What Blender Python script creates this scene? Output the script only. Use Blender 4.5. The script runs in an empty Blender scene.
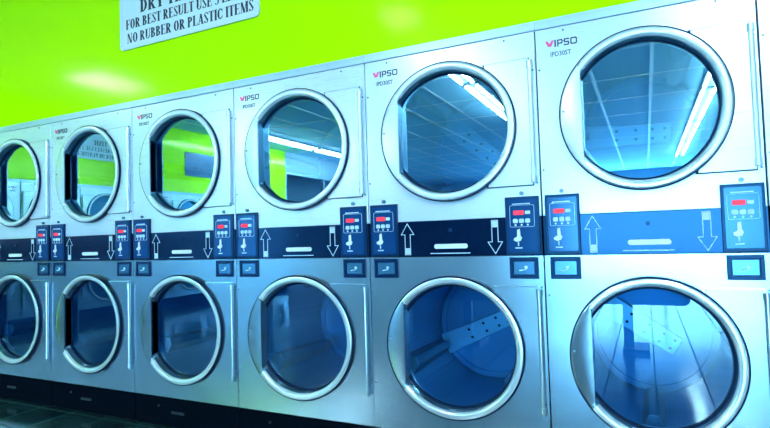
import bpy, bmesh, math, random
from mathutils import Vector, Matrix
random.seed(4)
PI = math.pi
COL = bpy.context.scene.collection
SC = bpy.context.scene

# ------------------------------------------------------------------ materials
def new_mat(name):
    m = bpy.data.materials.new(name); m.use_nodes = True
    nt = m.node_tree
    return m, nt, nt.nodes['Principled BSDF'], nt.nodes['Material Output']

def plain(name, col, rough=.5, metal=0., spec=.5, coat=0., coat_rough=.1, bump=0., bscale=80., tint=None):
    m, nt, b, o = new_mat(name)
    b.inputs['Base Color'].default_value = (*col, 1)
    b.inputs['Roughness'].default_value = rough
    b.inputs['Metallic'].default_value = metal
    b.inputs['Specular IOR Level'].default_value = spec
    b.inputs['Coat Weight'].default_value = coat
    b.inputs['Coat Roughness'].default_value = coat_rough
    if tint: b.inputs['Specular Tint'].default_value = (*tint, 1)
    n = nt.nodes.new('ShaderNodeTexNoise'); n.inputs['Scale'].default_value = bscale
    tc = nt.nodes.new('ShaderNodeTexCoord'); nt.links.new(tc.outputs['Object'], n.inputs['Vector'])
    if bump:
        bp = nt.nodes.new('ShaderNodeBump'); bp.inputs['Strength'].default_value = bump
        bp.inputs['Distance'].default_value = .002
        nt.links.new(n.outputs['Fac'], bp.inputs['Height']); nt.links.new(bp.outputs['Normal'], b.inputs['Normal'])
    return m

def steel(name, col, metal, rough, wave=.25, grain=.06, stretch=(3, 3, 220), distort=.004, wscale=2.2):
    """brushed sheet steel: fine grain in the roughness, slow dents in the normal"""
    m, nt, b, o = new_mat(name)
    L = nt.links
    tc = nt.nodes.new('ShaderNodeTexCoord')
    info = nt.nodes.new('ShaderNodeObjectInfo')
    off = nt.nodes.new('ShaderNodeVectorMath'); off.operation = 'SCALE'; off.inputs[3].default_value = 1
    add = nt.nodes.new('ShaderNodeVectorMath'); add.operation = 'ADD'
    cmb = nt.nodes.new('ShaderNodeCombineXYZ')
    mul = nt.nodes.new('ShaderNodeMath'); mul.operation = 'MULTIPLY'; mul.inputs[1].default_value = 40
    L.new(info.outputs['Random'], mul.inputs[0]); L.new(mul.outputs[0], cmb.inputs[0]); L.new(mul.outputs[0], cmb.inputs[1])
    L.new(tc.outputs['Object'], add.inputs[0]); L.new(cmb.outputs[0], add.inputs[1])
    mp = nt.nodes.new('ShaderNodeMapping'); mp.inputs['Scale'].default_value = stretch
    L.new(add.outputs[0], mp.inputs['Vector'])
    g = nt.nodes.new('ShaderNodeTexNoise'); g.inputs['Scale'].default_value = 3; g.inputs['Detail'].default_value = 4
    L.new(mp.outputs[0], g.inputs['Vector'])
    mr = nt.nodes.new('ShaderNodeMapRange'); mr.inputs['To Min'].default_value = rough - grain; mr.inputs['To Max'].default_value = rough + grain
    L.new(g.outputs['Fac'], mr.inputs['Value']); L.new(mr.outputs[0], b.inputs['Roughness'])
    n = nt.nodes.new('ShaderNodeTexNoise'); n.inputs['Scale'].default_value = wscale; n.inputs['Detail'].default_value = 2.5
    L.new(add.outputs[0], n.inputs['Vector'])
    bp = nt.nodes.new('ShaderNodeBump'); bp.inputs['Strength'].default_value = wave; bp.inputs['Distance'].default_value = distort * 10
    L.new(n.outputs['Fac'], bp.inputs['Height']); L.new(bp.outputs['Normal'], b.inputs['Normal'])
    # faint smears in the colour
    s = nt.nodes.new('ShaderNodeTexNoise'); s.inputs['Scale'].default_value = 5; s.inputs['Detail'].default_value = 6
    L.new(add.outputs[0], s.inputs['Vector'])
    cr = nt.nodes.new('ShaderNodeMix'); cr.data_type = 'RGBA'
    cr.inputs['A'].default_value = (*[c * .93 for c in col], 1); cr.inputs['B'].default_value = (*[min(1, c * 1.05) for c in col], 1)
    L.new(s.outputs['Fac'], cr.inputs['Factor']); L.new(cr.outputs['Result'], b.inputs['Base Color'])
    b.inputs['Metallic'].default_value = metal
    return m

def emit(name, col, strength):
    m, nt, b, o = new_mat(name)
    b.inputs['Base Color'].default_value = (*col, 1)
    b.inputs['Emission Color'].default_value = (*col, 1)
    b.inputs['Emission Strength'].default_value = strength
    return m

def glass_mat(name, tint, refl, f0=.12, power=3.0):
    m, nt, b, o = new_mat(name)
    nt.nodes.remove(b)
    L = nt.links
    tr = nt.nodes.new('ShaderNodeBsdfTransparent'); tr.inputs['Color'].default_value = (*tint, 1)
    gl = nt.nodes.new('ShaderNodeBsdfGlossy'); gl.inputs['Roughness'].default_value = .012; gl.inputs['Color'].default_value = (*refl, 1)
    lw = nt.nodes.new('ShaderNodeLayerWeight'); lw.inputs['Blend'].default_value = .5
    pw = nt.nodes.new('ShaderNodeMath'); pw.operation = 'POWER'; pw.inputs[1].default_value = power
    L.new(lw.outputs['Facing'], pw.inputs[0])
    mr = nt.nodes.new('ShaderNodeMapRange'); mr.inputs['To Min'].default_value = f0; mr.inputs['To Max'].default_value = .95
    L.new(pw.outputs[0], mr.inputs['Value'])
    mx = nt.nodes.new('ShaderNodeMixShader')
    L.new(mr.outputs[0], mx.inputs[0]); L.new(tr.outputs[0], mx.inputs[1]); L.new(gl.outputs[0], mx.inputs[2])
    L.new(mx.outputs[0], o.inputs['Surface'])
    return m

def drum_mat():
    m, nt, b, o = new_mat('perforated_drum_steel')
    L = nt.links
    tc = nt.nodes.new('ShaderNodeTexCoord')
    v = nt.nodes.new('ShaderNodeTexVoronoi'); v.inputs['Scale'].default_value = 95; v.inputs['Randomness'].default_value = 0
    L.new(tc.outputs['Object'], v.inputs['Vector'])
    lt = nt.nodes.new('ShaderNodeMath'); lt.operation = 'LESS_THAN'; lt.inputs[1].default_value = .25
    L.new(v.outputs['Distance'], lt.inputs[0])
    mx = nt.nodes.new('ShaderNodeMix'); mx.data_type = 'RGBA'
    mx.inputs['A'].default_value = (.20, .50, .74, 1); mx.inputs['B'].default_value = (.12, .34, .54, 1)
    L.new(lt.outputs[0], mx.inputs['Factor']); L.new(mx.outputs['Result'], b.inputs['Base Color'])
    b.inputs['Metallic'].default_value = .85; b.inputs['Roughness'].default_value = .40
    return m

def tile_mat():
    m, nt, b, o = new_mat('floor_tiles')
    L = nt.links
    tc = nt.nodes.new('ShaderNodeTexCoord')
    br = nt.nodes.new('ShaderNodeTexBrick'); br.offset = 0; br.squash = 1
    br.inputs['Scale'].default_value = 1; br.inputs['Brick Width'].default_value = .305; br.inputs['Row Height'].default_value = .305
    br.inputs['Mortar Size'].default_value = .006; br.inputs['Mortar Smooth'].default_value = .3
    mp = nt.nodes.new('ShaderNodeMapping'); mp.inputs['Location'].default_value = (-.14, .04, 0)
    L.new(tc.outputs['Object'], mp.inputs['Vector']); L.new(mp.outputs[0], br.inputs['Vector'])
    n = nt.nodes.new('ShaderNodeTexNoise'); n.inputs['Scale'].default_value = 5; n.inputs['Detail'].default_value = 5; n.inputs['Roughness'].default_value = .5
    L.new(tc.outputs['Object'], n.inputs['Vector'])
    cr = nt.nodes.new('ShaderNodeValToRGB')
    cr.color_ramp.elements[0].position = .35; cr.color_ramp.elements[0].color = (.004, .022, .026, 1)
    cr.color_ramp.elements[1].position = .75; cr.color_ramp.elements[1].color = (.022, .085, .09, 1)
    L.new(n.outputs['Fac'], cr.inputs[0]); L.new(cr.outputs[0], br.inputs['Color1']); L.new(cr.outputs[0], br.inputs['Color2'])
    br.inputs['Mortar'].default_value = (.02, .065, .07, 1)
    L.new(br.outputs['Color'], b.inputs['Base Color'])
    b.inputs['Roughness'].default_value = .16
    b.inputs['Specular IOR Level'].default_value = 1.0
    inv = nt.nodes.new('ShaderNodeMath'); inv.operation = 'SUBTRACT'; inv.inputs[0].default_value = 1; L.new(br.outputs['Fac'], inv.inputs[1]); L.new(inv.outputs[0], b.inputs['Coat Weight']); L.new(inv.outputs[0], b.inputs['Specular IOR Level']); b.inputs['Coat Roughness'].default_value = .12
    bp = nt.nodes.new('ShaderNodeBump'); bp.inputs['Strength'].default_value = .25; bp.inputs['Distance'].default_value = .003; bp.invert = True
    L.new(br.outputs['Fac'], bp.inputs['Height']); L.new(bp.outputs['Normal'], b.inputs['Normal'])
    return m

def ceiling_mat():
    m, nt, b, o = new_mat('ceiling_tiles')
    L = nt.links
    tc = nt.nodes.new('ShaderNodeTexCoord')
    n = nt.nodes.new('ShaderNodeTexNoise'); n.inputs['Scale'].default_value = 60; n.inputs['Detail'].default_value = 4
    L.new(tc.outputs['Object'], n.inputs['Vector'])
    cr = nt.nodes.new('ShaderNodeValToRGB')
    cr.color_ramp.elements[0].color = (.30, .68, .95, 1); cr.color_ramp.elements[1].color = (.38, .78, 1.0, 1)
    L.new(n.outputs['Fac'], cr.inputs[0]); L.new(cr.outputs[0], b.inputs['Base Color'])
    b.inputs['Roughness'].default_value = .9
    return m

M = {}
M['green'] = plain('lime_gloss_paint', (.50, 1.0, .0003), rough=.13, spec=.28, tint=(.7, 1, .25), bump=.05, bscale=40)
M['steel_up'] = steel('brushed_steel_lit', (.62, .82, .96), .35, .28, wave=.16, grain=.02)  # same stainless as the lower panels, brighter light put into its colour
M['steel_low'] = steel('brushed_steel_shaded', (.31, .51, .62), .92, .24, wave=.09, grain=.02)  # darker copy of that stainless, shade of the lower half in its colour
M['trim'] = steel('trim_steel', (.42, .64, .82), .5, .35, wave=.08)
M['rim_up'] = plain('door_rim_pale', (.62, .82, .92), rough=.24, metal=.35)
M['rim_low'] = plain('door_rim_chrome', (.66, .86, .93), rough=.22, metal=.6)
M['navy'] = plain('navy_enamel', (.0008, .008, .036), rough=.14, spec=.72, tint=(.12, .5, 1))
M['panel_blue'] = plain('panel_blue', (.004, .050, .19), rough=.15, spec=1.0, tint=(.2, .6, 1))
M['panel_rim'] = plain('panel_rim_blue', (.0012, .016, .075), rough=.3, tint=(.2, .6, 1))
M['print'] = plain('printed_light_blue', (.50, .76, .90), rough=.5)
M['print_white'] = plain('printed_white', (.72, .88, .95), rough=.5)
M['red'] = emit('red_display', (1.0, .02, .05), .30)
M['black'] = plain('black_plinth', (.002, .005, .010), rough=.6, spec=.0, bump=.1, tint=(.2, .6, 1))
M['rubber'] = plain('black_rubber', (.002, .012, .045), rough=.4, spec=.2, tint=(.2, .6, 1))
M['dark_hole'] = plain('dark_recess', (.002, .006, .012), rough=.8)
M['shell'] = plain('galvanised_shell', (.10, .16, .20), rough=.5, metal=.5)
M['plate_shadow'] = plain('plate_shadow_dark', (.02, .05, .09), rough=.6)
M['screw'] = plain('screw_steel', (.10, .22, .33), rough=.35, metal=.6)
M['chrome'] = plain('chrome', (.62, .82, .92), rough=.15, metal=.9)
M['drum'] = drum_mat()
M['baffle'] = plain('baffle_steel', (.07, .22, .38), rough=.38, metal=.5)
M['rib'] = plain('rib_steel', (.42, .74, .92), rough=.38, metal=.5)
M['glass'] = glass_mat('tinted_door_glass', (.38, .74, 1.0), (.44, .86, 1.0), .52)
M['glass_low'] = glass_mat('shaded_door_glass', (.34, .64, .82), (.50, .84, 1.0), .13, 5.0)  # lower-door copy of the glass, shade put into its tint and reflection
M['sign'] = plain('sign_face', (.66, .84, .94), rough=.35)
M['ink'] = plain('sign_ink', (.008, .03, .06), rough=.5)
M['sign_navy'] = plain('sign_navy_face', (.03, .16, .34), rough=.4)
M['logo_pink'] = plain('logo_pink', (.95, .10, .35), rough=.4)
M['logo_ink'] = plain('logo_navy', (.01, .05, .11), rough=.4)
M['model_ink'] = plain('model_blue_grey', (.04, .13, .20), rough=.5)
M['floor'] = tile_mat()
M['ceil'] = ceiling_mat()
M['tbar'] = plain('ceiling_grid_white', (.85, .93, .97), rough=.5)
M['housing'] = plain('lamp_housing', (.15, .25, .3), rough=.4)
M['tube'] = emit('lamp_tube', (.80, .94, 1.0), 42.0)
M['diffuser'] = emit('lamp_diffuser', (.80, .94, 1.0), 7.5)
M['wall_pale'] = plain('pale_blue_paint', (.22, .36, .46), rough=.6)
M['alu'] = plain('window_aluminium', (.35, .45, .5), rough=.35, metal=.7)
M['liner_low'] = plain('liner_chrome', (.30, .52, .64), rough=.2, metal=.9)
M['latch'] = plain('latch_dark', (.008, .020, .035), rough=.5)
M['drum_back'] = plain('drum_back_steel', (.07, .29, .52), rough=.42, metal=.6)
M['liner'] = plain('liner_metal', (.13, .32, .46), rough=.28, metal=.9)
M['coin_plate'] = plain('coin_plate', (.06, .24, .42), rough=.22, metal=.6)
M['seat'] = plain('bench_blue_plastic', (.01, .05, .16), rough=.4)

# ------------------------------------------------------------------ mesh helpers (dryer space: x right, z up, front faces -y)
def obj(name, bm, mat, parent=None, smooth=False, bevel=0, segs=2, autos=None):
    me = bpy.data.meshes.new(name)
    bmesh.ops.recalc_face_normals(bm, faces=bm.faces)
    bm.to_mesh(me); bm.free()
    o = bpy.data.objects.new(name, me); COL.objects.link(o)
    me.materials.append(mat)
    if smooth:
        for p in me.polygons: p.use_smooth = True
        try: me.set_sharp_from_angle(angle=math.radians(35))
        except Exception: pass
    if bevel:
        b = o.modifiers.new('edge', 'BEVEL'); b.width = bevel; b.segments = segs; b.limit_method = 'ANGLE'; b.angle_limit = math.radians(40)
    if parent is not None: o.parent = parent
    return o

def box(bm, x0, x1, y0, y1, z0, z1):
    v = [bm.verts.new((x, y, z)) for x in (x0, x1) for y in (y0, y1) for z in (z0, z1)]
    for f in ((0, 1, 3, 2), (4, 6, 7, 5), (0, 4, 5, 1), (2, 3, 7, 6), (0, 2, 6, 4), (1, 5, 7, 3)):
        bm.faces.new([v[i] for i in f])

def prism(bm, pts, y0, y1):
    """pts: (x, z) outline; solid from y0 (front) to y1"""
    a = [bm.verts.new((x, y0, z)) for x, z in pts]; b = [bm.verts.new((x, y1, z)) for x, z in pts]
    bm.faces.new(a); bm.faces.new(list(reversed(b)))
    n = len(pts)
    for i in range(n): bm.faces.new((a[i], b[i], b[(i + 1) % n], a[(i + 1) % n]))

def rrect(x0, x1, z0, z1, r, n=6):
    out = []
    for cx, cz, a0 in ((x1 - r, z1 - r, 0), (x0 + r, z1 - r, 90), (x0 + r, z0 + r, 180), (x1 - r, z0 + r, 270)):
        for i in range(n + 1):
            a = math.radians(a0 + 90 * i / n); out.append((cx + r * math.cos(a), cz + r * math.sin(a)))
    return out

def frame(bm, x0, x1, z0, z1, w, y0, y1):
    box(bm, x0, x1, y0, y1, z1 - w, z1); box(bm, x0, x1, y0, y1, z0, z0 + w)
    box(bm, x0, x0 + w, y0, y1, z0 + w, z1 - w); box(bm, x1 - w, x1, y0, y1, z0 + w, z1 - w)

def cyl_y(bm, cx, cz, r, y0, y1, n=20, r1=None):
    r1 = r if r1 is None else r1
    a = [bm.verts.new((cx + r * math.cos(2 * PI * i / n), y0, cz + r * math.sin(2 * PI * i / n))) for i in range(n)]
    b = [bm.verts.new((cx + r1 * math.cos(2 * PI * i / n), y1, cz + r1 * math.sin(2 * PI * i / n))) for i in range(n)]
    bm.faces.new(a); bm.faces.new(list(reversed(b)))
    for i in range(n): bm.faces.new((a[i], b[i], b[(i + 1) % n], a[(i + 1) % n]))

def cyl_z(bm, cx, cy, r, z0, z1, n=16):
    a = [bm.verts.new((cx + r * math.cos(2 * PI * i / n), cy + r * math.sin(2 * PI * i / n), z0)) for i in range(n)]
    b = [bm.verts.new((v.co.x, v.co.y, z1)) for v in a]
    bm.faces.new(a); bm.faces.new(list(reversed(b)))
    for i in range(n): bm.faces.new((a[i], b[i], b[(i + 1) % n], a[(i + 1) % n]))

def holed_plate(bm, x0, x1, z0, z1, cx, cz, r, y0, y1, n=96):
    """flat sheet with one round hole and turned-back edges"""
    angs = [2 * PI * i / n for i in range(n)] + [math.atan2(z - cz, x - cx) % (2 * PI) for x in (x0, x1) for z in (z0, z1)]
    angs = sorted(set(round(a, 6) for a in angs))
    inner, outer = [], []
    for a in angs:
        c, s = math.cos(a), math.sin(a)
        t = min(((x1 - cx) / c if c > 1e-9 else (x0 - cx) / c if c < -1e-9 else 1e9), ((z1 - cz) / s if s > 1e-9 else (z0 - cz) / s if s < -1e-9 else 1e9))
        inner.append((cx + r * c, cz + r * s)); outer.append((cx + t * c, cz + t * s))
    m = len(angs)
    V = {}
    for k, (pts, y) in enumerate(((inner, y0), (outer, y0), (outer, y1), (inner, y1))):
        V[k] = [bm.verts.new((x, y, z)) for x, z in pts]
    for k in range(4):
        A, B = V[k], V[(k + 1) % 4]
        for i in range(m): bm.faces.new((A[i], A[(i + 1) % m], B[(i + 1) % m], B[i]))

def lathe_y(bm, cx, cz, prof, n=96, chord=None, close=False):
    """prof: list of (radius, y); chord: x limit (relative to cx) that cuts inner rings flat on the left"""
    rings = []
    for (r, y, cut) in prof:
        ring = []
        for i in range(n):
            a = 2 * PI * i / n; x = r * math.cos(a); z = r * math.sin(a)
            if cut and chord is not None and x < chord:
                x = chord if abs(z) < math.sqrt(max(r * r - chord * chord, 0)) + 1e-9 else x
            ring.append(bm.verts.new((cx + x, y, cz + z)))
        rings.append(ring)
    m = len(rings)
    for k in range(m if close else m - 1):
        A, B = rings[k], rings[(k + 1) % m]
        for i in range(n): bm.faces.new((A[i], A[(i + 1) % n], B[(i + 1) % n], B[i]))

def thing(name, label, cat, loc=(0, 0, 0), rz=0, group=None):
    o = bpy.data.objects.new(name, None); COL.objects.link(o)
    o.location = loc; o.rotation_euler = (0, 0, rz); o.empty_display_size = .2
    o['label'] = label; o['category'] = cat
    if group: o['group'] = group
    return o

def tag(o, label, cat, group=None):
    o['label'] = label; o['category'] = cat
    if group: o['group'] = group
    return o

def struct(name, bm, mat, **k):
    o = obj(name, bm, mat, **k); o['kind'] = 'structure'; return o

def copy_tree(o, parent=None):
    c = o.copy(); COL.objects.link(c)
    if parent is not None: c.parent = parent
    for ch in list(o.children): copy_tree(ch, c)
    return c

# ------------------------------------------------------------------ lettering
T_, t_ = .20, .055
def _rect(x0, y0, x1, y1): return [(x0, y0), (x1, y0), (x1, y1), (x0, y1)]
def _stem(x, w=T_, y0=0, y1=1, lo=True, hi=True):
    p = [_rect(x, y0, x + w, y1)]
    if lo: p.append(_rect(x - .055, y0, x + w + .055, y0 + t_))
    if hi: p.append(_rect(x - .055, y1 - t_, x + w + .055, y1))
    return p
def _arc(cx, cy, rx, ry, a0, a1, tx=T_, ty=t_, n=14):
    out = []
    for i in range(n):
        A, B = [math.radians(a0 + (a1 - a0) * k / n) for k in (i, i + 1)]
        out.append([(cx + rx * math.cos(A), cy + ry * math.sin(A)), (cx + rx * math.cos(B), cy + ry * math.sin(B)),
                    (cx + (rx - tx) * math.cos(B), cy + (ry - ty) * math.sin(B)), (cx + (rx - tx) * math.cos(A), cy + (ry - ty) * math.sin(A))])
    return out
def _diag(x0, y0, x1, y1, w): return [[(x0, y0), (x0 + w, y0), (x1 + w, y1), (x1, y1)]]
def _ear(x, y, up): return [[(x, y), (x + .035, y), (x + .035, y + up), (x, y + up * .7)]]
def _build_glyphs():
    G = {}
    G['D'] = (.66, _stem(.06) + _arc(.20, .5, .42, .5, -90, 90) + [_rect(.15, 0, .22, t_), _rect(.15, 1 - t_, .22, 1)])
    G['P'] = (.60, _stem(.06) + _arc(.22, .73, .34, .27, -90, 90))
    G['R'] = (.68, _stem(.06) + _arc(.22, .73, .34, .27, -90, 90) + _diag(.44, 0, .22, .48, .2) + [_rect(.42, 0, .68, t_)])
    G['B'] = (.62, _stem(.06) + _arc(.22, .755, .31, .245, -90, 90) + _arc(.22, .265, .35, .265, -90, 90) + [_rect(.15, 0, .24, t_)])
    e = [_rect(.2, 1 - t_, .52, 1), _rect(.2, .49, .42, .49 + t_)] + _ear(.50, 1, -.24) + _ear(.40, .40, .22)
    G['F'] = (.56, _stem(.06) + e)
    G['E'] = (.60, _stem(.06) + e + [_rect(.2, 0, .55, t_)] + _ear(.53, 0, .26))
    G['L'] = (.57, _stem(.06) + [_rect(.2, 0, .53, t_)] + _ear(.51, 0, .28))
    G['I'] = (.31, _stem(.07))
    G['T'] = (.60, _stem(.21, hi=False) + [_rect(.02, 1 - t_, .57, 1)] + _ear(.02, 1, -.26) + _ear(.535, 1, -.26))
    G['O'] = (.66, _arc(.33, .5, .30, .51, 0, 360, n=30))
    G['C'] = (.62, _arc(.33, .5, .30, .51, 40, 320, n=26) + _ear(.55, .64, .34) + _ear(.55, .36, -.26))
    G['U'] = (.68, _stem(.07, lo=False, y0=.28) + [_rect(.07, .25, .07 + T_, .5)] + [_rect(.54, .3, .54 + .06, 1), _rect(.48, 1 - t_, .66, 1)]
              + _arc(.335, .30, .265, .31, 180, 360, .13, .07))
    G['N'] = (.72, [_rect(.09, 0, .14, 1), _rect(.02, 0, .21, t_), _rect(.58, 0, .63, 1), _rect(.51, 1 - t_, .70, 1)] + _diag(.44, 0, .06, 1, .2))
    G['M'] = (.86, [_rect(.09, 0, .13, 1), _rect(.02, 0, .21, t_)] + _stem(.61) + _diag(.33, 0, .05, 1, .2) + _diag(.38, 0, .62, 1, .06))
    G['A'] = (.66, _diag(.06, 0, .30, 1, .06) + _diag(.42, 0, .24, 1, .2) + [_rect(.15, .28, .5, .28 + t_), _rect(0, 0, .2, t_), _rect(.38, 0, .66, t_)])
    G['Y'] = (.64, [_rect(.24, 0, .24 + T_, .45), _rect(.16, 0, .49, t_), _rect(0, 1 - t_, .26, 1), _rect(.44, 1 - t_, .64, 1)]
              + _diag(.24, .40, .04, 1, .2) + _diag(.36, .40, .53, 1, .05))
    G['S'] = (.52, _arc(.27, .74, .22, .27, 20, 200, .10, .05) + _arc(.27, .26, .23, .27, -160, 20, .12, .05) + _diag(.33, .24, .05, .76, .17)
              + _ear(.44, 1, -.28) + _ear(.04, 0, .28))
    G['3'] = (.52, _arc(.22, .75, .24, .26, -90, 150, .13, .05) + _arc(.22, .27, .26, .28, -150, 90, .14, .05))
    G[' '] = (.24, [])
    return G
GL = _build_glyphs()

def letters(bm, s, x0, x1, z0, h, y0, y1):
    """serif lettering filling x0..x1"""
    tot = sum(GL[c][0] for c in s) + .03 * len(s)
    k = (x1 - x0) / tot; x = x0
    for c in s:
        w, polys = GL[c]
        for p in polys: prism(bm, [(x + a * k, z0 + b * h) for a, b in p], y0, y1)
        x += (w + .03) * k

def font_mesh(name, s, x0, x1, z0, z1, y, mat, parent):
    """built-in typeface, stretched to a box"""
    cu = bpy.data.curves.new(name, 'FONT'); cu.body = s; cu.extrude = .01; cu.offset = .02; cu.resolution_u = 3
    tmp = bpy.data.objects.new(name, cu); COL.objects.link(tmp)
    dg = bpy.context.evaluated_depsgraph_get()
    me = bpy.data.meshes.new_from_object(tmp.evaluated_get(dg))
    bpy.data.objects.remove(tmp); bpy.data.curves.remove(cu)
    xs = [v.co.x for v in me.vertices]; ys = [v.co.y for v in me.vertices]
    ax, bx, ay, by = min(xs), max(xs), min(ys), max(ys)
    for v in me.vertices:
        X = x0 + (v.co.x - ax) / (bx - ax) * (x1 - x0); Z = z0 + (v.co.y - ay) / (by - ay) * (z1 - z0)
        v.co = Vector((X, y + (-.0004 if v.co.z > 0 else .0004), Z))
    me.name = name; me.materials.clear(); me.materials.append(mat)
    o = bpy.data.objects.new(name, me); COL.objects.link(o); o.parent = parent
    return o

def bar(bm, x0, z0, x1, z1, w, y0, y1):
    dx, dz = x1 - x0, z1 - z0; l = math.hypot(dx, dz); nx, nz = -dz / l * w / 2, dx / l * w / 2; ex, ez = dx / l * w / 2, dz / l * w / 2
    prism(bm, [(x0 - ex + nx, z0 - ez + nz), (x0 - ex - nx, z0 - ez - nz), (x1 + ex - nx, z1 + ez - nz), (x1 + ex + nx, z1 + ez + nz)], y0, y1)
def pathbar(bm, pts, w, y0, y1, close=False):
    for i in range(len(pts) - (0 if close else 1)):
        bar(bm, *pts[i], *pts[(i + 1) % len(pts)], w, y0, y1)

# ------------------------------------------------------------------ one dryer stack, 0.8 m wide
W, H = .80, 1.938
ZU, ZL = 1.517, .566          # door centres
XC = .402
CH = -.222                    # straight left side of the door opening

def door(parent, zc, rim_m, plate_m, low):
    D = .032
    bm = bmesh.new()
    prof = [(.306, -.001, 0), (.3075, -.010, 0), (.3075, -.026, 0), (.305, -.0305, 0), (.301, -D, 0), (.286, -D, 1), (.281, -D + .003, 1),
            (.2775, -D + .012, 1), (.2725, .006, 1), (.271, .018, 1), (.271, .026, 1), (.29, .026, 0), (.300, -.001, 0)]
    lathe_y(bm, XC, zc, prof, 128, CH, close=True)
    d = obj('door', bm, plate_m, parent, smooth=True)
    # bright rim, open on the left where the flat plate closes the opening
    bm = bmesh.new()
    prof = [(.3050, -D + .001), (.3040, -D - .0015), (.3015, -D - .0025), (.288, -D - .0025), (.2840, -D - .0015), (.2805, -D + .001), (.2770, -D + .012), (.2745, -D + .012), (.279, -D + .004), (.290, -D + .003)]
    rings = []
    for i in range(113):
        th = math.radians(-139.5 + 279 * i / 112)
        rings.append([bm.verts.new((XC + r * math.cos(th), y, zc + r * math.sin(th))) for r, y in prof])
    for i in range(112):
        for k in range(len(prof)): bm.faces.new((rings[i][k], rings[i + 1][k], rings[i + 1][(k + 1) % len(prof)], rings[i][(k + 1) % len(prof)]))
    bm.faces.new(rings[0]); bm.faces.new(list(reversed(rings[-1])))
    obj('door_rim', bm, rim_m, d, smooth=True)
    bm = bmesh.new()
    lathe_y(bm, XC, zc, [(.2772, -D + .008, 1), (.2715, .007, 1), (.2700, .0175, 1), (.2712, .0175, 1), (.2727, .007, 1), (.2782, -D + .008, 1)], 128, CH + .0012, close=True)
    obj('door_liner', bm, M['liner_low' if low else 'liner'], d, smooth=True)
    bm = bmesh.new()
    lathe_y(bm, XC, zc, [(.3122, -.0005, 0), (.3118, -.027, 0), (.3074, -.027, 0), (.3074, -.0005, 0)], 96, None, close=True)
    obj('door_seal', bm, M['rubber'], d, smooth=True)
    bm = bmesh.new()
    lathe_y(bm, XC, zc, [(.2712, .012, 0), (.2712, .024, 0), (.262, .024, 0), (.265, .012, 0)], 96, None, close=True)
    obj('door_gasket', bm, M['rubber'], d, smooth=True)
    bm = bmesh.new()
    cyl_y(bm, XC, zc, .2700, .019, .021, 96)
    bm2 = bm; bmesh.ops.delete(bm2, geom=[f for f in bm2.faces if abs(f.calc_center_median().y - .019) > 1e-4], context='FACES')
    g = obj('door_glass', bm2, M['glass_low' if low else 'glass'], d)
    # hinge plate behind the ring on the right, with the upright hinge knuckle
    z0, z1 = zc - .262, zc + .268
    bm = bmesh.new()
    aa = math.asin(.2326 / .296)
    arc = [(XC + .296 * math.cos(-aa + 2 * aa * i / 40), zc + .296 * math.sin(-aa + 2 * aa * i / 40)) for i in range(41)]
    prism(bm, arc + [(.585, z1), (.770, z1), (.770, z0), (.585, z0)], -.013, -.0005)
    hp = obj('hinge_plate', bm, plate_m, d, bevel=.0015)
    bm = bmesh.new(); e = .0036
    prism(bm, arc + [(.575, z1 + e), (.770 + e, z1 + e), (.770 + e, z0 - e), (.575, z0 - e)], -.0045, -.0004)
    obj('hinge_plate_outline', bm, M['chrome' if low else 'plate_shadow'], d)  # upper door: dark underlay draws the plate's shadow line; lower door: bright edge line
    bm = bmesh.new()
    cyl_z(bm, .776, -.014, .0098, z0 + .012, z1 - .012)
    for zz in (z0 + .012, z1 - .04): cyl_z(bm, .776, -.014, .0125, zz, zz + .028)
    box(bm, .769, .779, -.0095, -.0035, z0 + .01, z1 - .01)
    obj('hinge', bm, M['chrome'] if low else rim_m, d, smooth=True)
    bm = bmesh.new()
    cyl_y(bm, XC - .292, zc + .02, .0045, -D - .004, -D + .002, 12)
    obj('door_pin', bm, M['screw'], d, smooth=True)
    return d

def drum(parent, zc, ang, shade_m):
    # origin on the drum axis so that the drum can turn
    bm = bmesh.new()
    lathe_y(bm, 0, 0, [(.266, -.012, 0), (.268, .015, 0), (.30, .035, 0), (.30, .60, 0), (.292, .612, 0), (.284, .615, 0), (.002, .616, 0)], 72)
    d = obj('drum', bm, M['drum'], parent, smooth=True)
    d.location = (XC, .045, zc)
    for k in range(3):
        a = ang + k * 2 * PI / 3
        bm = bmesh.new()
        # lifter, tapering to the back
        sec = [(-.055, 0), (-.022, .060), (.022, .060), (.055, 0)]
        rings = []
        for (y, s, hgt) in ((.06, 1, 1), (.50, .8, .9), (.60, .6, .45)):
            ring = []
            for u, h in sec:
                rr = .299 - h * hgt; uu = u * s
                ring.append(bm.verts.new((rr * math.cos(a) - uu * math.sin(a), y, rr * math.sin(a) + uu * math.cos(a))))
            rings.append(ring)
        for i in range(2):
            for j in range(4): bm.faces.new((rings[i][j], rings[i + 1][j], rings[i + 1][(j + 1) % 4], rings[i][(j + 1) % 4]))
        bm.faces.new(rings[0]); bm.faces.new(list(reversed(rings[2])))
        obj('drum_lifter', bm, M['baffle'], d, bevel=.006)
    bm = bmesh.new(); lathe_y(bm, 0, 0, [(.291, .606, 0), (.290, .602, 0), (.262, .600, 0), (.258, .604, 0), (.002, .604, 0)], 72)
    obj('drum_back', bm, M['drum_back'], d, smooth=True)
    # one broad drilled rib across the back plate
    c, n = math.cos(ang), math.sin(ang)
    def P(r, u): return (r * c - u * n, r * n + u * c)
    bm = bmesh.new(); prism(bm, [P(-.13, -.045), P(.285, -.058), P(.285, .058), P(-.13, .045)], .560, .612)
    obj('drum_rib', bm, M['rib'], d, bevel=.006)
    bm = bmesh.new()
    for r in (-.10, -.045, .030, .12):
        for u in (-.022, .022):
            q = P(r, u); cyl_y(bm, q[0], q[1], .0075, .5585, .5605, 10)
    o = obj('rib_holes', bm, M['dark_hole'], d); o['kind'] = 'stuff'
    return d

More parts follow.
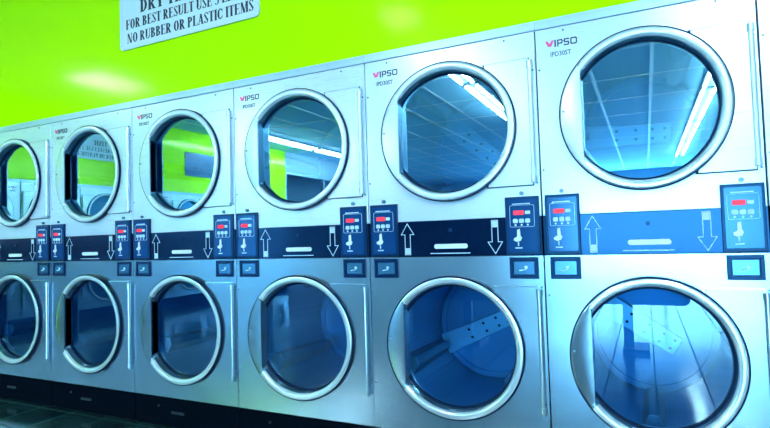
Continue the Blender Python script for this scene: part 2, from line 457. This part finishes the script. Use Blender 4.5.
def control_panel(parent, x0, x1):
    z0, z1 = .965, 1.208
    bm = bmesh.new(); box(bm, x0, x1, -.012, .012, z0, z1)
    p = obj('control_panel', bm, M['panel_rim'], parent, bevel=.002)
    ix0, ix1, iz0, iz1 = x0 + .011, x1 - .011, z0 + .014, z1 - .012
    bm = bmesh.new(); prism(bm, rrect(ix0, ix1, iz0, iz1, .004), -.0135, -.0115)
    obj('control_face', bm, M['panel_blue'], p)
    # light keyline round the display block
    bx0, bx1, bz0, bz1 = ix0 + .009, ix1 - .009, 1.082, 1.172
    bm = bmesh.new(); pathbar(bm, rrect(bx0, bx1, bz0, bz1, .006, 3), .0014, -.0142, -.0134, True)
    obj('keyline', bm, M['print'], p)
    bm = bmesh.new(); box(bm, ix0 + .020, ix1 - .024, -.0143, -.0134, 1.1755, 1.1800)
    obj('caption_strip', bm, M['print'], p)
    bm = bmesh.new(); prism(bm, rrect(ix0 + .024, ix0 + .067, 1.132, 1.150, .003), -.0155, -.0134)
    obj('display', bm, M['red'], p)
    bm = bmesh.new(); prism(bm, rrect(ix0 + .071, ix0 + .092, 1.134, 1.148, .003), -.0148, -.0134)
    obj('display_label', bm, M['print'], p)
    bm = bmesh.new()
    for i in range(3):
        cx = ix0 + .031 + i * .025
        prism(bm, rrect(cx - .010, cx + .010, 1.098, 1.116, .005), -.0158, -.0134)
        cyl_y(bm, cx, 1.090, .0042, -.0150, -.0134, 10)
    obj('button', bm, M['print'], p)
    # coin entry: a slanted chute plate, its slot and the return lever
    bm = bmesh.new()
    cx = ix0 + .040
    prism(bm, [(cx - .003, 1.070), (cx + .008, 1.074), (cx + .010, 1.045), (cx + .016, 1.036), (cx + .010, 1.024), (cx - .006, 1.020), (cx - .018, 1.026), (cx - .018, 1.034), (cx - .004, 1.042)], -.0175, -.0134)
    obj('coin_chute', bm, M['print_white'], p, bevel=.001)
    bm = bmesh.new(); prism(bm, rrect(cx - .002, cx + .0025, 1.003, 1.020, .001), -.0165, -.0134); prism(bm, rrect(cx - .013, cx + .016, .992, .997, .001), -.0155, -.0134)
    obj('coin_slot', bm, M['print'], p)
    # barrel lock above
    mx = x0 + (x1 - x0) * .5
    bm = bmesh.new(); cyl_y(bm, mx, 1.222, .0085, -.010, 0, 18); cyl_y(bm, mx, 1.222, .0045, -.013, -.010, 14)
    obj('barrel_lock', bm, M['screw'], p, smooth=True)
    return p

def coin_box(parent, x0, x1):
    z0, z1 = .866, .955
    bm = bmesh.new(); frame(bm, x0, x1, z0, z1, .014, -.008, .004); box(bm, x0 + .010, x1 - .010, -.001, .004, z0 + .01, z1 - .01)
    p = obj('coin_box', bm, M['panel_rim'], parent, bevel=.0015)
    bm = bmesh.new(); prism(bm, rrect(x0 + .018, x1 - .018, z0 + .018, z1 - .018, .003), -.0045, -.0005)
    obj('coin_box_door', bm, M['coin_plate'], p)
    cx, cz = (x0 + x1) / 2, (z0 + z1) / 2
    bm = bmesh.new(); cyl_y(bm, cx + .008, cz + .003, .0065, -.0085, -.0040, 14)
    bar(bm, cx - .018, cz - .010, cx + .008, cz - .006, .004, -.006, -.004)
    obj('coin_box_latch', bm, M['print'], p, smooth=True)
    return p

def arrow_outline(bm, cx, z0, z1, up):
    hw, sw, hh, w = .031, .013, .050, .0030
    y0, y1 = -.0062, -.0048
    f = (lambda z: z) if up else (lambda z: z0 + z1 - z)
    tip, base = z1, z0
    pts = [(cx, tip), (cx + hw, tip - hh), (cx + sw, tip - hh), (cx + sw, base), (cx - sw, base), (cx - sw, tip - hh), (cx - hw, tip - hh)]
    pathbar(bm, [(x, f(z)) for x, z in pts], w, y0, y1, True)
    a, b = f(base + .003), f(base + .030)
    box(bm, cx - sw + .002, cx + sw - .002, y0, y1, min(a, b), max(a, b))

def make_dryer():
    root = thing('stacked_tumble_dryer', 'x', 'tumble dryer')
    g = .0025
    # carcass
    bm = bmesh.new()
    box(bm, .004, .010, .018, 1.05, .0, H - .002); box(bm, W - .010, W - .004, .018, 1.05, .0, H - .002)
    box(bm, .010, W - .010, 1.04, 1.05, .0, H - .002); box(bm, .010, W - .010, .018, 1.04, H - .012, H - .002)
    box(bm, .010, W - .010, .018, 1.04, .165, .175); box(bm, .010, W - .010, .03, 1.04, 1.035, 1.045)
    obj('cabinet', bm, M['shell'], root)
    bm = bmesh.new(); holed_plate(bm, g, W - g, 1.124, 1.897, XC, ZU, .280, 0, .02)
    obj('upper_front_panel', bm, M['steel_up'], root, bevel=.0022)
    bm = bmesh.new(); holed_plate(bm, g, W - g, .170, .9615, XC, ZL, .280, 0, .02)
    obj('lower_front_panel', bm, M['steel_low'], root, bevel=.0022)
    bm = bmesh.new(); box(bm, 0.0005, W - .0005, -.003, .018, 1.899, H)
    obj('top_trim', bm, M['trim'], root, bevel=.0015)
    bm = bmesh.new(); box(bm, .003, W - .003, .004, .018, .004, .167)
    k = obj('plinth', bm, M['black'], root, bevel=.002)
    bm = bmesh.new(); prism(bm, rrect(.30, .40, .078, .092, .005), -.002, .005)
    obj('plinth_latch', bm, M['latch'], k)
    bm = bmesh.new(); cyl_y(bm, .20, .115, .006, -.003, .005, 12)
    obj('plinth_screw', bm, M['latch'], k)
    # lint drawer band
    bm = bmesh.new(); box(bm, .003, W - .003, -.005, .018, .9635, 1.1235)
    b = obj('lint_drawer', bm, M['navy'], root, bevel=.0012)
    bm = bmesh.new(); arrow_outline(bm, .200, .972, 1.114, True)
    obj('up_arrow', bm, M['print'], b)
    bm = bmesh.new(); arrow_outline(bm, .603, .972, 1.114, False)
    obj('down_arrow', bm, M['print'], b)
    bm = bmesh.new(); prism(bm, rrect(.328, .482, .997, 1.018, .010, 8), -.0075, -.0048)
    obj('drawer_handle', bm, M['print_white'], b, bevel=.001)
    bm = bmesh.new(); box(bm, .309, .492, -.0058, -.0048, .9745, .9785)
    obj('caption_line', bm, M['print'], b)
    bm = bmesh.new(); cyl_y(bm, .404, 1.078, .0085, -.009, -.004, 16); cyl_y(bm, .404, 1.078, .004, -.011, -.009, 12)
    obj('drawer_lock', bm, M['panel_rim'], b, smooth=True)
    control_panel(root, .014, .153); control_panel(root, .651, .790)
    coin_box(root, .026, .148); coin_box(root, .660, .778)
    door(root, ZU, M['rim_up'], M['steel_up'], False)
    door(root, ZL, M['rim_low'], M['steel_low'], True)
    drum(root, ZU, 0, None); drum(root, ZL, 0, None)
    # maker's badge and model plate
    bm = bmesh.new(); x0, z0 = .0435, 1.817
    # pink open beak-shaped mark
    prism(bm, [(x0, z0 + .026), (x0 + .010, z0 + .026), (x0 + .0175, z0 + .014), (x0 + .026, z0 + .027), (x0 + .036, z0 + .027), (x0 + .024, z0 + .002), (x0 + .011, z0 + .002)], -.0012, .0002)
    bg = obj('maker_badge', bm, M['logo_pink'], root)
    bm = bmesh.new(); y0, y1, w = -.0012, .0002, .0064
    lx = .084; lh = .023; zb = 1.818
    bar(bm, lx, zb, lx, zb + lh, w, y0, y1)
    px = lx + .011
    pathbar(bm, [(px, zb), (px, zb + lh), (px + .016, zb + lh), (px + .018, zb + lh * .75), (px + .016, zb + lh * .42), (px, zb + lh * .42)], w * .8, y0, y1)
    sx = px + .026
    pathbar(bm, [(sx + .018, zb + lh), (sx + .002, zb + lh), (sx, zb + lh * .75), (sx + .002, zb + lh * .52), (sx + .016, zb + lh * .48), (sx + .018, zb + lh * .25), (sx + .016, zb), (sx, zb)], w * .8, y0, y1)
    ox = sx + .027
    pathbar(bm, [(ox + .003, zb), (ox, zb + .004), (ox, zb + lh - .004), (ox + .003, zb + lh), (ox + .019, zb + lh), (ox + .022, zb + lh - .004), (ox + .022, zb + .004), (ox + .019, zb)], w * .8, y0, y1, True)
    obj('badge_lettering', bm, M['logo_ink'], bg)
    font_mesh('model_lettering', 'IPD30ST', .063, .147, 1.776, 1.796, -.0006, M['model_ink'], bg)
    # panel screws
    bm = bmesh.new()
    for (x, z) in ((.118, 1.880), (.672, 1.880), (.014, 1.728), (.014, 1.312), (.786, 1.735), (.786, 1.262), (.016, .80), (.016, .38), (.786, .36), (.786, .83)):
        cyl_y(bm, x, z, .0042, -.0030, .0005, 12)
    obj('screw', bm, M['screw'], root, smooth=True)
    return root

SEAM = [-.80, 0, .799, 1.592, 2.395, 3.211, 4.017, 4.787, 5.587]
LABELS = [
 'stacked steel tumble dryer just past the left edge of the view',
 'stainless stacked tumble dryer cut by the left edge, end of the visible row',
 'stainless stacked tumble dryer second from left, its upper glass mirroring sign lettering above green',
 'stainless stacked tumble dryer directly below the pale notice sign, third from left',
 'stainless stacked tumble dryer in mid row, upper glass crossed by one thin lamp line',
 'stainless stacked tumble dryer with a slanting drum lifter seen behind its lower glass',
 'rightmost whole stacked tumble dryer, brightly lit, whose lower glass mirrors the tiled floor',
 'sliver of a stacked tumble dryer at the right edge of the row',
]
proto = make_dryer()
dryers = []
for i in range(8):
    o = proto if i == 0 else copy_tree(proto)
    o.location = (SEAM[i], 0, 0); o.scale = ((SEAM[i + 1] - SEAM[i]) / W, 1, 1)
    o['label'] = LABELS[i]; o['group'] = 'stacked tumble dryers along the green wall'
    dryers.append(o)
# turn the drums as they stopped
ROT = {7: (-95, -20), 6: (-178, -148), 5: (-140, -205), 4: (-62, -95), 3: (-60, -85), 2: (-65, -88), 1: (-60, -82)}
for i, (a, b) in ROT.items():
    dr = [c for c in dryers[i].children if c.name.startswith('drum')]
    dr.sort(key=lambda c: -c.location.z)
    dr[0].rotation_euler.y = math.radians(a); dr[1].rotation_euler.y = math.radians(b)

# ------------------------------------------------------------------ end wall dryers, seen mirrored in the glass
XE = -2.75
for j in range(8):
    o = copy_tree(proto); o.scale = (1, 1, 1)
    o.rotation_euler = (0, 0, PI / 2); o.location = (XE, -1.0 - .805 * (j + 1), 0)
    o['label'] = 'stacked tumble dryer against the far end wall, mirrored in the upper door glass'
    o['group'] = 'stacked tumble dryers along the end wall'

# ------------------------------------------------------------------ room
X0, X1, YF, YB, HC = -3.95, 8.2, -17.0, 1.25, 3.03
def sbox(name, mat, *a, **k):
    bm = bmesh.new(); box(bm, *a); return struct(name, bm, mat, **k)
sbox('floor', M['floor'], X0, X1, YF, YB, -.1, 0)
sbox('ceiling', M['ceil'], X0, X1, YF, YB, HC, HC + .1)
sbox('wall_back', M['green'], XE, X1, .004, .12, H + .002, HC)                 # bulkhead over the row
sbox('wall_service', M['wall_pale'], X0, X1, YB, YB + .1, 0, HC)
sbox('wall_corner', M['green'], X0, -.803, .05, .12, 0, H + .002)
sbox('wall_left', M['green'], XE - .12, XE - .004, -7.44, 0, H + .002, HC)
sbox('wall_left_corner', M['green'], XE - .12, XE - .03, -.98, 0, 0, H + .002)
sbox('wall_service_left', M['wall_pale'], X0 - .1, X0, YF, YB, 0, HC)
sbox('wall_right', M['wall_pale'], X1, X1 + .1, YF, YB, 0, HC)
# far wall with the glazed shop front
def glazed(name, n, a0, a1, z0, z1, along, at, mull):
    """window: frame + mullions"""
    bm = bmesh.new()
    w = .06
    def seg(p0, p1, q0, q1):
        if along == 'x': box(bm, p0, p1, at - .04, at + .04, q0, q1)
        else: box(bm, at - .04, at + .04, p0, p1, q0, q1)
    seg(a0, a1, z0, z0 + w); seg(a0, a1, z1 - w, z1)
    for i in range(mull + 1):
        x = a0 + (a1 - a0 - w) * i / mull; seg(x, x + w, z0, z1)
    return struct(name, bm, M['alu'])
WX0, WX1 = 1.8, 7.9
sbox('wall_front_left', M['wall_pale'], X0, WX0, YF - .1, YF, 0, HC)
sbox('wall_front_right', M['wall_pale'], WX1, X1, YF - .1, YF, 0, HC)
sbox('wall_front_header', M['wall_pale'], WX0, WX1, YF - .1, YF, 2.75, HC)
sbox('wall_front_sill', M['wall_pale'], WX0, WX1, YF - .1, YF, 0, .08)
glazed('window_1', 0, WX0, WX1, .08, 2.75, 'x', YF - .05, 4)
# inner partition beyond the end-wall dryers, with a long window of its own
sbox('wall_left_far', M['wall_pale'], XE - .12, XE - .004, YF, -7.44, 2.6, HC)
sbox('wall_left_sill', M['wall_pale'], XE - .12, XE - .004, YF, -7.44, 0, .8)
glazed('window_2', 0, YF, -7.44, .8, 2.6, 'y', XE - .06, 6)

# ceiling grid
bm = bmesh.new()
x = 4.4 + .15 - .68 * 12
while x < X1: box(bm, x - .019, x + .019, YF, YB, HC - .006, HC + .001); x += .68
y = -.35
while y > YF: box(bm, X0, X1, y - .012, y + .012, HC - .006, HC + .001); y -= 1.22
struct('trim_ceiling_grid', bm, M['tbar'])

def strip_lamp(x, y0, y1, label, n=2):
    t = thing('fluorescent_lamp', label, 'ceiling lamp', (x, (y0 + y1) / 2, HC - .006), 0, 'fluorescent strip lamps on the ceiling')
    l = abs(y1 - y0) / 2
    bm = bmesh.new(); box(bm, -.10, .10, -l, l, -.035, -.001); obj('lamp_housing', bm, M['housing'], t, bevel=.004)
    for s in ((-1, 1) if n == 2 else (0,)):
        bm = bmesh.new()
        k = 12; r = .014
        a = [bm.verts.new((s * .070 + r * math.cos(2 * PI * i / k), -l + .04, -.052 + r * math.sin(2 * PI * i / k))) for i in range(k)]
        b = [bm.verts.new((v.co.x, l - .04, v.co.z)) for v in a]
        bm.faces.new(a); bm.faces.new(list(reversed(b)))
        for i in range(k): bm.faces.new((a[i], b[i], b[(i + 1) % k], a[(i + 1) % k]))
        obj('tube', bm, M['tube'], t, smooth=True)
    return t
for xx, spans in ((5.28, [(-1.3, -3.7), (-3.8, -6.2), (-6.3, -8.7), (-8.8, -11.2), (-11.3, -13.7)]),
                  (2.45, [(-3.0, -4.25), (-4.35, -6.8)]),
                  (-1.87, [(-4.9, -7.3), (-7.4, -9.8)])):
    for a, b in spans: strip_lamp(xx, b, a, 'twin-tube fluorescent strip lamp on the ceiling, mirrored in the upper door glass')
def panel_lamp(x, y, sx, sy):
    t = thing('ceiling_panel_lamp', 'square ceiling panel lamp, seen as a soft glint on the green wall', 'ceiling lamp', (x, y, HC - .006), 0, 'square ceiling panel lamps')
    bm = bmesh.new()
    for (a, b, c, d) in ((-sx, sx, -sy, -sy + .02), (-sx, sx, sy - .02, sy), (-sx, -sx + .02, -sy, sy), (sx - .02, sx, -sy, sy)): box(bm, a, b, c, d, -.02, -.001)
    obj('lamp_frame', bm, M['housing'], t)
    bm = bmesh.new(); box(bm, -sx + .02, sx - .02, -sy + .02, sy - .02, -.012, -.002); obj('diffuser', bm, M['diffuser'], t)
panel_lamp(-1.32, -2.05, .30, .40)
panel_lamp(2.52, -2.05, .16, .22)

# ------------------------------------------------------------------ signs
def notice(name, w, h, label, loc, rz, face):
    t = thing(name, label, 'sign', loc, rz)
    bm = bmesh.new(); prism(bm, rrect(0, w, 0, h, .028), -.012, 0); obj('sign_board', bm, face, t, bevel=.0015)
    bm = bmesh.new()
    letters(bm, 'NO RUBBER OR PLASTIC ITEMS', .066, w - .032, .036, .060, -.0128, -.0118)
    letters(bm, 'FOR BEST RESULT USE 3 LB', .056, w - .175, .124, .060, -.0128, -.0118)
    letters(bm, 'DRY TIME', .182, .182 + .47, .209, .078, -.0128, -.0118)
    obj('sign_lettering', bm, M['ink'], t)
    return t
notice('notice_sign', 1.087, .42, 'pale blue notice sign with serif lettering on the lime green wall', (1.502, .002, 2.262), 0, M['sign'])

notice('notice_sign', 1.087, .42, 'pale notice sign on the end wall, mirrored in the upper glass of the second stack', (XE - .003, -3.45, 2.31), PI / 2, M['sign'])
notice('notice_sign', 1.087, .42, 'navy notice sign on the end wall, mirrored in the upper glass of the third stack', (XE - .003, -5.62, 2.235), PI / 2, M['sign_navy'])

# ------------------------------------------------------------------ bench behind the camera, mirrored in the lower glass
t = thing('waiting_bench', 'dark blue waiting bench on pedestal feet, mirrored in the lower right door glass', 'bench', (3.5, -2.95, 0))
bm = bmesh.new(); prism(bm, rrect(-1.2, 1.2, .42, .56, .05), -.22, .22); obj('bench_seat', bm, M['seat'], t, bevel=.01)
for sx in (-.75, .72):
    bm = bmesh.new(); box(bm, sx - .04, sx + .04, -.04, .04, .03, .419); obj('pedestal', bm, M['seat'], t, bevel=.005)
    bm = bmesh.new(); box(bm, sx - .05, sx + .16, -.18, .18, 0, .035); obj('foot', bm, M['seat'], t, bevel=.005)

# ------------------------------------------------------------------ daylight
w = bpy.data.worlds.new('daylight'); SC.world = w; w.use_nodes = True
bg = w.node_tree.nodes['Background']; bg.inputs['Color'].default_value = (.32, .68, 1.0, 1); bg.inputs['Strength'].default_value = 7.5
def portal(loc, rot, sx, sy):
    l = bpy.data.lights.new('window_portal', 'AREA'); l.shape = 'RECTANGLE'; l.size = sx; l.size_y = sy
    l.cycles.is_portal = True
    o = bpy.data.objects.new('window_portal', l); COL.objects.link(o); o.location = loc; o.rotation_euler = rot
portal(((WX0 + WX1) / 2, YF - .12, 1.4), (PI / 2, 0, 0), WX1 - WX0, 2.7)
portal((XE - .14, -12.2, 1.7), (PI / 2, 0, -PI / 2), 9.5, 1.8)

# ------------------------------------------------------------------ camera
f, cx, cy, cz, yaw, pitch, roll = 536.6262, 4.3974, -2.2694, 1.0542, -.4511, .0439, -.03
Fv = Vector((math.sin(yaw) * math.cos(pitch), math.cos(yaw) * math.cos(pitch), math.sin(pitch)))
Rv = Vector((math.cos(yaw), -math.sin(yaw), 0)); Uv = Rv.cross(Fv)
R2 = Rv * math.cos(roll) + Uv * math.sin(roll); U2 = -Rv * math.sin(roll) + Uv * math.cos(roll)
cam = bpy.data.cameras.new('camera'); co = bpy.data.objects.new('camera', cam); COL.objects.link(co)
cam.sensor_width = 36; cam.lens = f / 770 * 36; cam.clip_start = .02
mat = Matrix((R2, U2, -Fv)).transposed().to_4x4(); mat.translation = (cx, cy, cz)
co.matrix_world = mat
SC.camera = co

SC.view_settings.view_transform = 'Standard'; SC.view_settings.look = 'None'
SC.view_settings.gamma = 1; SC.view_settings.use_curve_mapping = False
SC.view_settings.exposure = 1.55
SC.cycles.max_bounces = 8; SC.cycles.transparent_max_bounces = 12
SC.cycles.use_denoising = True
